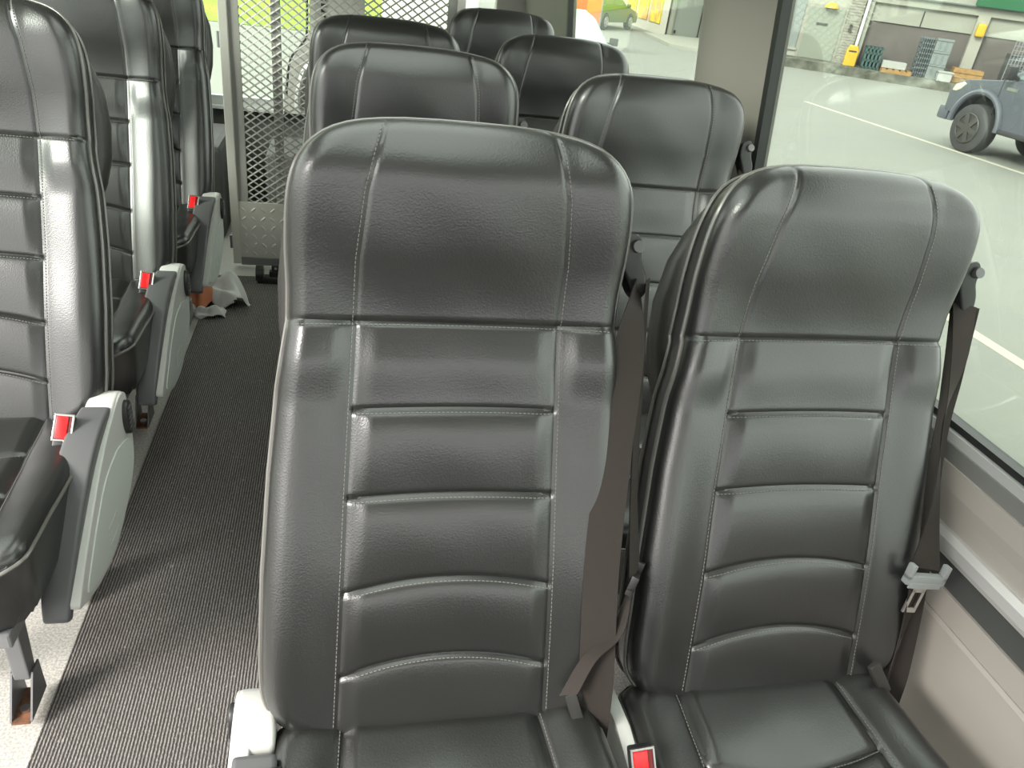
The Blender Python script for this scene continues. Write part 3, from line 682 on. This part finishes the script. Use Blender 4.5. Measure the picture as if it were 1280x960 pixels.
# bays: opening head, column, two-tone shutters
bx('lintel', BPAN, 2.42, 22, 1.58, 1.82, Fy - .08, Fy + .3)
bx('bay_edge', BPAN, 2.42, 2.58, -.5, 1.6, Fy - .08, Fy + .3)
for (x0, x1) in ((2.58, 5.92), (6.30, 9.8), (10.2, 13.8)):
    p = bx('shutter', BBR, x0, x1, -.5, 1.0, Fy + .12, Fy + .25)
    up = bx('upper_panel', BPAN, x0, x1, 1.0, 1.6, Fy + .06, Fy + .25, p); bx('panel_joint', PL_BLACK, (x0 + x1) / 2 - .02, (x0 + x1) / 2 + .02, 1.0, 1.5, Fy + .05, Fy + .07, p)
    bx('bay_column', BWALL, x1, x1 + .38, -.5, 1.6, Fy - .10, Fy + .25)
bx('shop_sign', GREEN, 5.7, 14, 1.86, 2.75, Fy - .30, Fy - .05)
bx('eaves_board', mat('eaves_dark', (.10, .12, .12), .6), 2.5, 22, 1.82, 1.86, Fy - .2, Fy)
c2 = Vector((13.66, 34.22)); d1 = Vector((.066, .998)); d2 = Vector((.984, .179)); n2 = Vector((-.179, .984))
b2 = thing('shop_building', 'white shop building with yellow window posters beyond the green car', 'building', (c2.x, c2.y, 0))
def g2(a, b): p = d1 * a + d2 * b; return (p.x, p.y)
MB().prism([g2(0, 0), g2(0, 7), g2(13, 7), g2(13, 0)], 'z', GZ, 4.5).build('wall', mat('white_wall', (.36, .35, .29), .8), b2)
POS = mat('yellow_poster', (.50, .40, .015), .6, vary=(1.6, .03, (.42, .24, .05)))
for (a0, a1) in ((1.06, 2.81), (3.15, 4.82), (5.25, 6.97)):
    MB().prism([g2(a0, -.05), g2(a1, -.05), g2(a1, .02), g2(a0, .02)], 'z', -.36, 2.2).build('window_poster', POS, b2)
def f2(name, m, x0, x1, z0, z1, o): MB().prism([g2(-o, x0), g2(-o, x1), g2(.02, x1), g2(.02, x0)], 'z', z0, z1).build(name, m, b2)
f2('corner_post', PL_BLACK, -.03, .04, GZ, 4.4, .04); f2('door_frame', BPAN, .16, .26, GZ, 4., .10)
f2('roller_door', GRAYD, .28, 1.60, -.72, 4, .05); f2('door_edge', PL_BLACK, 1.60, 1.66, GZ, 4, .08); f2('vent', PL_BLACK, .36, .46, -.60, -.48, .07)
f2('brick_panel', mat('slatted_blind', (.30, .26, .19), .7, vary=(9, .1, (.42, .34, .14))), 1.75, 3.6, -.35, 4, .06)
# objects on the dock, each standing on its top (z = -.50)
DZ = -.50
def dock(x, y): p = Matrix.Rotation(FA, 4, 'Z') @ Vector((x, y, 0)); return (A.x + p.x, A.y + p.y, DZ)
t = thing('grit_bin', 'yellow upright bin on the loading dock beside the drainpipe', 'bin', dock(2.28, .85), FA)
MB().prism([(-.2, 0), (.2, 0), (.2, .5), (.13, .66), (-.13, .66), (-.2, .5)], 'y', -.18, .18).build('body', YEL, t, bevel=.02); MB().box(-.13, .13, -.19, -.17, .45, .5).build('slot', PL_BLACK, t)
PGREEN = mat('dark_pallet_plastic', (.035, .075, .07), .6); PGREY = mat('grey_pallet_plastic', (.10, .12, .125), .6); WOOD = mat('raw_timber', (.29, .17, .06), .8, vary=(7, .2, (.20, .115, .04))); WHITEP = mat('white_crate', (.28, .29, .27), .6)
def pallet_stack(name, label, loc, w, n, m, d=.9, ph=.1, rz=FA):
    """pallets standing on edge: each has a deck with slots and blocks behind"""
    t = thing(name, label, 'pallets', loc, rz)
    for k in range(n):
        x = -w / 2 + k * (w / n); b = MB()
        for s in range(5): b.box(x, x + w / n * .55, -.3 + s * .13, -.3 + s * .13 + .09, .0, d)
        for zz in (0, d * .33, d * .66, d - .08): b.box(x, x + w / n * .9, -.3, .31, zz, zz + .08)
        b.build('pallet', m, t)
    return t
pallet_stack('pallet_stack', 'dark green plastic pallets stood upright on the dock near the yellow bin', dock(2.98, .80), .62, 5, PGREEN, .72)
t = thing('pallet_stack', 'tall stack of grey plastic pallets leaning in front of the brown shutter', 'pallets', dock(4.84, .81), FA)
for k in range(6):
    b = MB(); x = -.48 + k * .07
    for zz in np.arange(0, 1.24, .155): b.box(x, x + .05, -.35, .35, zz, zz + .11)
    b.box(x, x + .05, -.35, -.27, 0, 1.24); b.box(x, x + .05, .27, .35, 0, 1.24); b.build('pallet', PGREY, t)
fp = MB()
for zz in (0, .42, .84): 
    for xx in (-.06, .13, .32): fp.box(xx, xx + .13, -.36, -.28, zz + .04, zz + .34)
fp.box(-.06, .47, -.34, -.30, 0, 1.27)
for zz in (0, .40, .82, 1.20): fp.box(-.06, .47, -.37, -.29, zz, zz + .05)
fp.build('front_pallet', mat('pale_pallet', (.15, .175, .17), .6), t)
t = thing('box_stack', 'long white box lying on a wooden pallet on the dock', 'box', dock(3.74, .50), FA)
MB().box(-.42, .35, -.2, .3, .14, .36).build('box', WHITEP, t, bevel=.01); b = MB()
for k in range(5): b.box(-.42 + k * .21, -.28 + k * .21, -.4, .4, .10, .13)
for k in range(3): b.box(-.42, .56, -.4 + k * .35, -.3 + k * .35, 0, .10)
b.build('pallet', WOOD, t)
t = thing('plastic_crate', 'white plastic crate on the dock right of the grey pallets', 'crate', dock(5.325, .22), FA)
MB().box(-.22, .22, -.2, .2, 0, .30).build('body', WHITEP, t, bevel=.01); MB().box(-.25, .25, -.23, .23, .27, .31).build('rim', WHITEP, t)
t = thing('timber_crate', 'wide wooden crate of planks standing on the dock by the column', 'crate', dock(6.04, .62), FA)
for k in range(3): MB().box(-.46, .46, -.35, -.32, .02 + k * .155, .15 + k * .155).build('plank', WOOD, t)
MB().box(-.45, .45, -.32, .3, .0, .46).build('body', WOOD, t)
t = thing('wooden_pallet', 'low wooden pallet on the dock between the timber crate and the cage trolley', 'pallet', dock(6.84, .36), FA); t.scale = (.8, .8, .8); b = MB()
for k in range(4): b.box(-.3 + k * .16, -.19 + k * .16, -.35, .35, .12, .16)
b.box(-.3, .29, -.35, -.27, 0, .12); b.box(-.3, .29, .27, .35, 0, .12); b.build('deck', WOOD, t)
t = thing('cage_trolley', 'grey wire cage trolley on the loading dock above the pickup bonnet', 'trolley', dock(7.52, .80), FA); b = MB()
for x in (-.4, -.3, -.2, -.1, 0, .1, .2, .3, .4): b.bar((x, -.35, .1), (x, -.35, 1.5), .025, .025)
for z in np.arange(.1, 1.55, .14): b.bar((-.4, -.35, z), (.4, -.35, z), .02, .02)
b.build('front_grille', STEEL, t); MB().box(-.42, .42, -.36, .36, .08, .13).build('base', STEEL, t); MB().box(-.38, .38, -.30, .34, .13, 1.1).build('load', mat('dark_load', (.06, .065, .065), .7), t)
t = thing('step_ladder', 'pale aluminium ladder leaning on the dock behind the pickup', 'ladder', dock(8.35, .42), FA); t.location.z += .03
for x in (-.2, .2): MB().bar((x, -.3, 0), (x, .4, 1.9), .06, .04).build('rail', ALU, t)
for k in range(7): MB().bar((-.2, -.3 + .1 * (k + .5), .24 * (k + .5)), (.2, -.3 + .1 * (k + .5), .24 * (k + .5)), .05, .03).build('rung', ALU, t)

# ------------------------------------------------------------------ vehicles
TYRE = mat('tyre', (.032, .032, .032), .8, bump=('noise', 30, .3, .01)); RIM = mat('dark_rim', (.09, .085, .08), .4, .6); SRIM = mat('silver_rim', (.5, .5, .5), .35, .8)
CGLASS = mat('car_glass', (.10, .15, .14), .06, spec=.8); LENS = mat('lens', (.42, .42, .36), .15); DTRIM = mat('dark_trim', (.03, .03, .03), .5)
def wheel(parent, x, y, r, w, side, rimm):
    """axle along x; side = outward direction"""
    t = MB(); pr = [(-w / 2, r * .62), (-w / 2 + .004, r * .9), (-w * .42, r * .98), (-w * .2, r), (w * .2, r), (w * .42, r * .98), (w / 2 - .004, r * .9), (w / 2, r * .62)]
    t.tube([(x + a, y, r) for a, b in pr], [b for a, b in pr], 40)
    o = t.build('wheel', TYRE, parent, smooth=True)
    xf = x + side * w / 2
    MB().cyl((xf - side * .01, y, r), (xf + side * .012, y, r), r * .60, 32).build('wheel_disc', DTRIM, o)
    s = MB()
    for k in range(6):
        a = k * PI / 3 + .2; s.bar((xf + side * .030, y + .03 * math.cos(a), r + .03 * math.sin(a)), (xf + side * .024, y + r * .58 * math.cos(a), r + r * .58 * math.sin(a)), .085 * r / .4, .02, up=(1, 0, 0))
    s.cyl((xf, y, r), (xf + side * .045, y, r), r * .17, 16); s.tube([(xf + side * .018, y + r * .59 * math.cos(a), r + r * .59 * math.sin(a)) for a in np.linspace(0, 2 * PI, 33)[:-1]], .014, 6, closed=True)
    s.build('rim', rimm, o, smooth=True)
def arch(cy, r, z0, n=12, a0=0., a1=PI): return [(cy + r * math.cos(a), z0 + r * math.sin(a)) for a in np.linspace(a0, a1, n)]
PK = mat('slate_blue_paint', (.075, .083, .098), .32, spec=.6)
pk = thing('pickup_truck', 'slate grey pickup truck with big off-road tyres parked across the lot', 'pickup truck', (12.38, 11.3, GZ), rad(3))
yf, yr, wr_ = 1.45, -1.6, .43
prof = [(2.28, .62)] + [(2.30, .95), (2.18, 1.14), (1.95, 1.22), (1.2, 1.32), (.75, 1.36), (-2.5, 1.36), (-2.55, .60)] + [(yr - .56, .60)] + arch(yr, .53, .50, 12, PI, 0)[:] + [(yr + .56, .52), (yf - .58, .50)] + arch(yf, .55, .50, 12, PI, 0) + [(yf + .58, .60)]
MB().prism(prof, 'x', -.86, .86).build('body', PK, pk, smooth=True, bevel=.05, seg=3)
MB().prism([(-2.1, .55), (1.9, .55), (1.9, 1.0), (-2.1, 1.0)], 'x', -.6, .6).build('underbody', DTRIM, pk)
cab = MB(); v = []
for (y, z, x) in ((.80, 1.34, .80), (.05, 1.78, .66), (-1.15, 1.80, .66), (-1.45, 1.34, .80)): v += [(-x, y, z), (x, y, z)]
cab.add(v, [(0, 2, 4, 6), (1, 7, 5, 3), (0, 1, 3, 2), (2, 3, 5, 4), (4, 5, 7, 6), (0, 6, 7, 1)]); cab.build('cab', PK, pk, smooth=True, bevel=.04)
for sx in (-1, 1):
    def q(y, z): 
        x = .80 - (z - 1.34) / .45 * .14 + .006; return (sx * x, y, z)
    for P4 in (((.58, 1.38), (.0, 1.72), (-.42, 1.73), (-.42, 1.38)), ((-.50, 1.38), (-.50, 1.73), (-1.08, 1.72), (-1.28, 1.38))):
        f_ = [q(*p) for p in P4]; g_ = [(a - sx * .02, b, c) for a, b, c in f_]
        MB().add(f_ + g_, [(0, 1, 2, 3), (7, 6, 5, 4), (0, 4, 5, 1), (1, 5, 6, 2), (2, 6, 7, 3), (3, 7, 4, 0)]).build('side_window', CGLASS, pk)
    # flared arches, mirror, head lamp, door seams, sill step
    for cy in (yf, yr):
        fl = MB(); a_ = [(sx * .875, cy + .57 * math.cos(a), .50 + .57 * math.sin(a)) for a in np.linspace(-.05, PI + .05, 22)]
        fl.tube(a_, .055, 8); fl.build('fender_flare', PK, pk, smooth=True)
    mr = MB().box(sx * .90, sx * 1.10, .46, .56, 1.36, 1.58).build('side_mirror', DTRIM, pk, smooth=True, bevel=.035); MB().bar((sx * .80, .52, 1.38), (sx * .95, .52, 1.44), .05, .05).build('mirror_arm', DTRIM, mr)
    hl = MB().prism([(2.24, .98), (2.20, 1.10), (2.02, 1.17), (1.94, 1.14), (2.04, 1.03), (2.14, .98)], 'x', min(sx * .55, sx * .875), max(sx * .55, sx * .875)); hl.build('headlight', LENS, pk, bevel=.02)
    s_ = MB()
    for y in (.72, -.46, -1.42): s_.box(sx * .858, sx * .864, y, y + .012, .60, 1.34)
    s_.build('door_seam', DTRIM, pk); MB().box(sx * .85, sx * .90, -.35, -.17, 1.16, 1.20).build('door_handle', PK, pk, bevel=.01)
    MB().box(sx * .862, sx * .868, .78, 1.02, 1.18, 1.23).build('fender_badge', CHROME, pk)
    MB().box(sx * .78, sx * .90, -1.0, .85, .46, .54).build('side_step', DTRIM, pk, bevel=.02)
    for cy in (yf, yr): wheel(pk, sx * .80, cy, wr_, .30, sx, RIM)
MB().add([(-.74, .75, 1.38), (.74, .75, 1.38), (.62, .07, 1.765), (-.62, .07, 1.765), (-.74, .77, 1.40), (.74, .77, 1.40), (.62, .09, 1.785), (-.62, .09, 1.785)], [(0, 1, 2, 3), (7, 6, 5, 4), (0, 4, 5, 1), (1, 5, 6, 2), (2, 6, 7, 3), (3, 7, 4, 0)]).build('windscreen', CGLASS, pk)
MB().box(-.5, .5, 2.25, 2.34, .72, 1.08).build('grille', DTRIM, pk, bevel=.02); MB().box(-.86, .86, 2.16, 2.42, .45, .70).build('front_bumper', PK, pk, smooth=True, bevel=.05)
MB().box(-.70, .70, -2.48, -1.50, 1.30, 1.372).build('bed_liner', DTRIM, pk)

for ch in pk.children:
    if ch.name.split('.')[0] in ('cab', 'side_window', 'side_mirror', 'windscreen', 'door_seam', 'door_handle'): ch.location.y = .42

def car(label, cat, loc, rz, paint, rimm):
    t = thing('parked_car', label, cat, loc, rz)
    pr = [(2.05, .30), (2.12, .52), (2.02, .70), (1.2, .88), (.9, .93), (-1.7, .95), (-2.05, .88), (-2.1, .35), (-1.7, .28)] + arch(-1.3, .36, .30, 10, PI, 0) + arch(1.3, .36, .30, 10, PI, 0) + [(1.7, .28)]
    MB().prism(pr, 'x', -.84, .84).build('body', paint, t, smooth=True, bevel=.06, seg=3)
    v = []; st = ((1.05, .90, .76), (.35, 1.34, .60), (-.35, 1.43, .60), (-1.1, 1.36, .60), (-1.85, .92, .76))
    for (y, z, x) in st: v += [(-x, y, z), (x, y, z)]
    n = len(st); f = [tuple(range(0, 2 * n, 2)), tuple(range(2 * n - 1, 0, -2))] + [(2 * i, 2 * i + 1, 2 * i + 3, 2 * i + 2) for i in range(n - 1)] + [(0, 2 * n - 2, 2 * n - 1, 1)]
    MB().add(v, f).build('cabin', paint, t, smooth=True, bevel=.05, seg=3)
    wsn = [(-.68, 1.01, .945), (.68, 1.01, .945), (.54, .40, 1.335), (-.54, .40, 1.335)]
    MB().add([(a, b + .01, c + .01) for a, b, c in wsn] + [(a, b - .02, c - .03) for a, b, c in wsn], [(0, 1, 2, 3), (7, 6, 5, 4), (0, 4, 5, 1), (1, 5, 6, 2), (2, 6, 7, 3), (3, 7, 4, 0)]).build('windscreen', mat('windscreen', (.30, .35, .335), .1), t)
    for sx in (-1, 1):
        for P4 in (((.80, .96), (.28, 1.30), (-.35, 1.37), (-.35, .96)), ((-.42, .96), (-.42, 1.37), (-1.0, 1.31), (-1.5, .98))):
            f_ = [(sx * (.765 - (z - .9) / .5 * .155 + .006), y, z) for y, z in P4]; g_ = [(a - sx * .02, b, c) for a, b, c in f_]
            MB().add(f_ + g_, [(0, 1, 2, 3), (7, 6, 5, 4), (0, 4, 5, 1), (1, 5, 6, 2), (2, 6, 7, 3), (3, 7, 4, 0)]).build('side_window', CGLASS, t)
        MB().box(sx * .88, sx * 1.04, .58, .68, .90, 1.04).box(sx * .78, sx * .9, .6, .66, .91, .95).build('side_mirror', DTRIM, t, smooth=True, bevel=.02)
        MB().prism([(2.10, .55), (2.04, .68), (1.75, .76), (1.85, .60)], 'x', min(sx * .50, sx * .85), max(sx * .50, sx * .85)).build('headlight', LENS, t)
        for cy in (1.3, -1.3): wheel(t, sx * .76, cy, .32, .2, sx, rimm)
    MB().box(-.35, .35, 2.06, 2.13, .40, .58).build('grille', DTRIM, t)
    return t
SIL = mat('silver_paint', (.26, .31, .315), .3, .2); GRN = mat('green_paint', (.09, .15, .03), .35)
car('silver car seen through the rear side window, close by with pale windscreen', 'car', (4.22, 16.2, GZ), PI, SIL, SRIM)
car('green car parked by the white wall with yellow posters', 'car', (11.0, 35.4, GZ), rad(-42), GRN, SRIM)
bn = thing('reflection', 'red and orange banner on a pole beyond the silver car', 'reflection', (7.3, 24.2, GZ), rad(-15))  # solid cloth standing in for a see-through reflection in the window
MB().box(-1.6, -.25, -.02, .02, .8, 2.2).build('red_reflection', mat('red_reflection', (.38, .03, .02), .7), bn); MB().box(-.25, .18, -.02, .02, .65, 2.2).build('orange_reflection', mat('orange_reflection', (.45, .13, .03), .7), bn)
MB().cyl((.2, 0, 0), (.2, 0, 2.4), .03, 12).build('pole', STEEL, bn); MB().cyl((-1.62, 0, 0), (-1.62, 0, 2.4), .03, 12).build('pole', STEEL, bn)
t = thing('site_trailer', 'white trailer with navy upper band seen past the partition', 'trailer', (2.0, 17.5, GZ), rad(4))
MB().box(-.9, .75, 0, 3.2, .4, 1.9).build('body', mat('trailer_white', (.50, .49, .44), .6), t, bevel=.03); MB().box(-.92, .77, -.02, 3.22, 1.9, 2.5).build('upper_band', mat('navy', (.03, .06, .17), .5), t)
for x in (-.9, .55):
    MB().cyl((x, 1.6, .33), (x + .2, 1.6, .33), .33, 24).build('wheel', TYRE, t, smooth=True)

# ------------------------------------------------------------------ light
w = bpy.data.worlds.new('sky'); bpy.context.scene.world = w; w.use_nodes = True
nt = w.node_tree; bg = nt.nodes['Background']; bg.inputs['Color'].default_value = (1, 1, .97, 1); bg.inputs['Strength'].default_value = 3.0
sd = bpy.data.lights.new('sun', 'SUN'); so = bpy.data.objects.new('sun', sd); C.objects.link(so)
sd.energy = 6.0; sd.angle = rad(20); sd.color = (1, .96, .90)
so.rotation_euler = Vector((.80, .50, -.62)).to_track_quat('-Z', 'Y').to_euler()
sc = bpy.context.scene
sc.view_settings.view_transform = 'Standard'; sc.view_settings.look = 'None'; sc.view_settings.exposure = .22; sc.view_settings.gamma = 1; sc.view_settings.use_curve_mapping = False
sc.cycles.max_bounces = 8; sc.cycles.transparent_max_bounces = 12
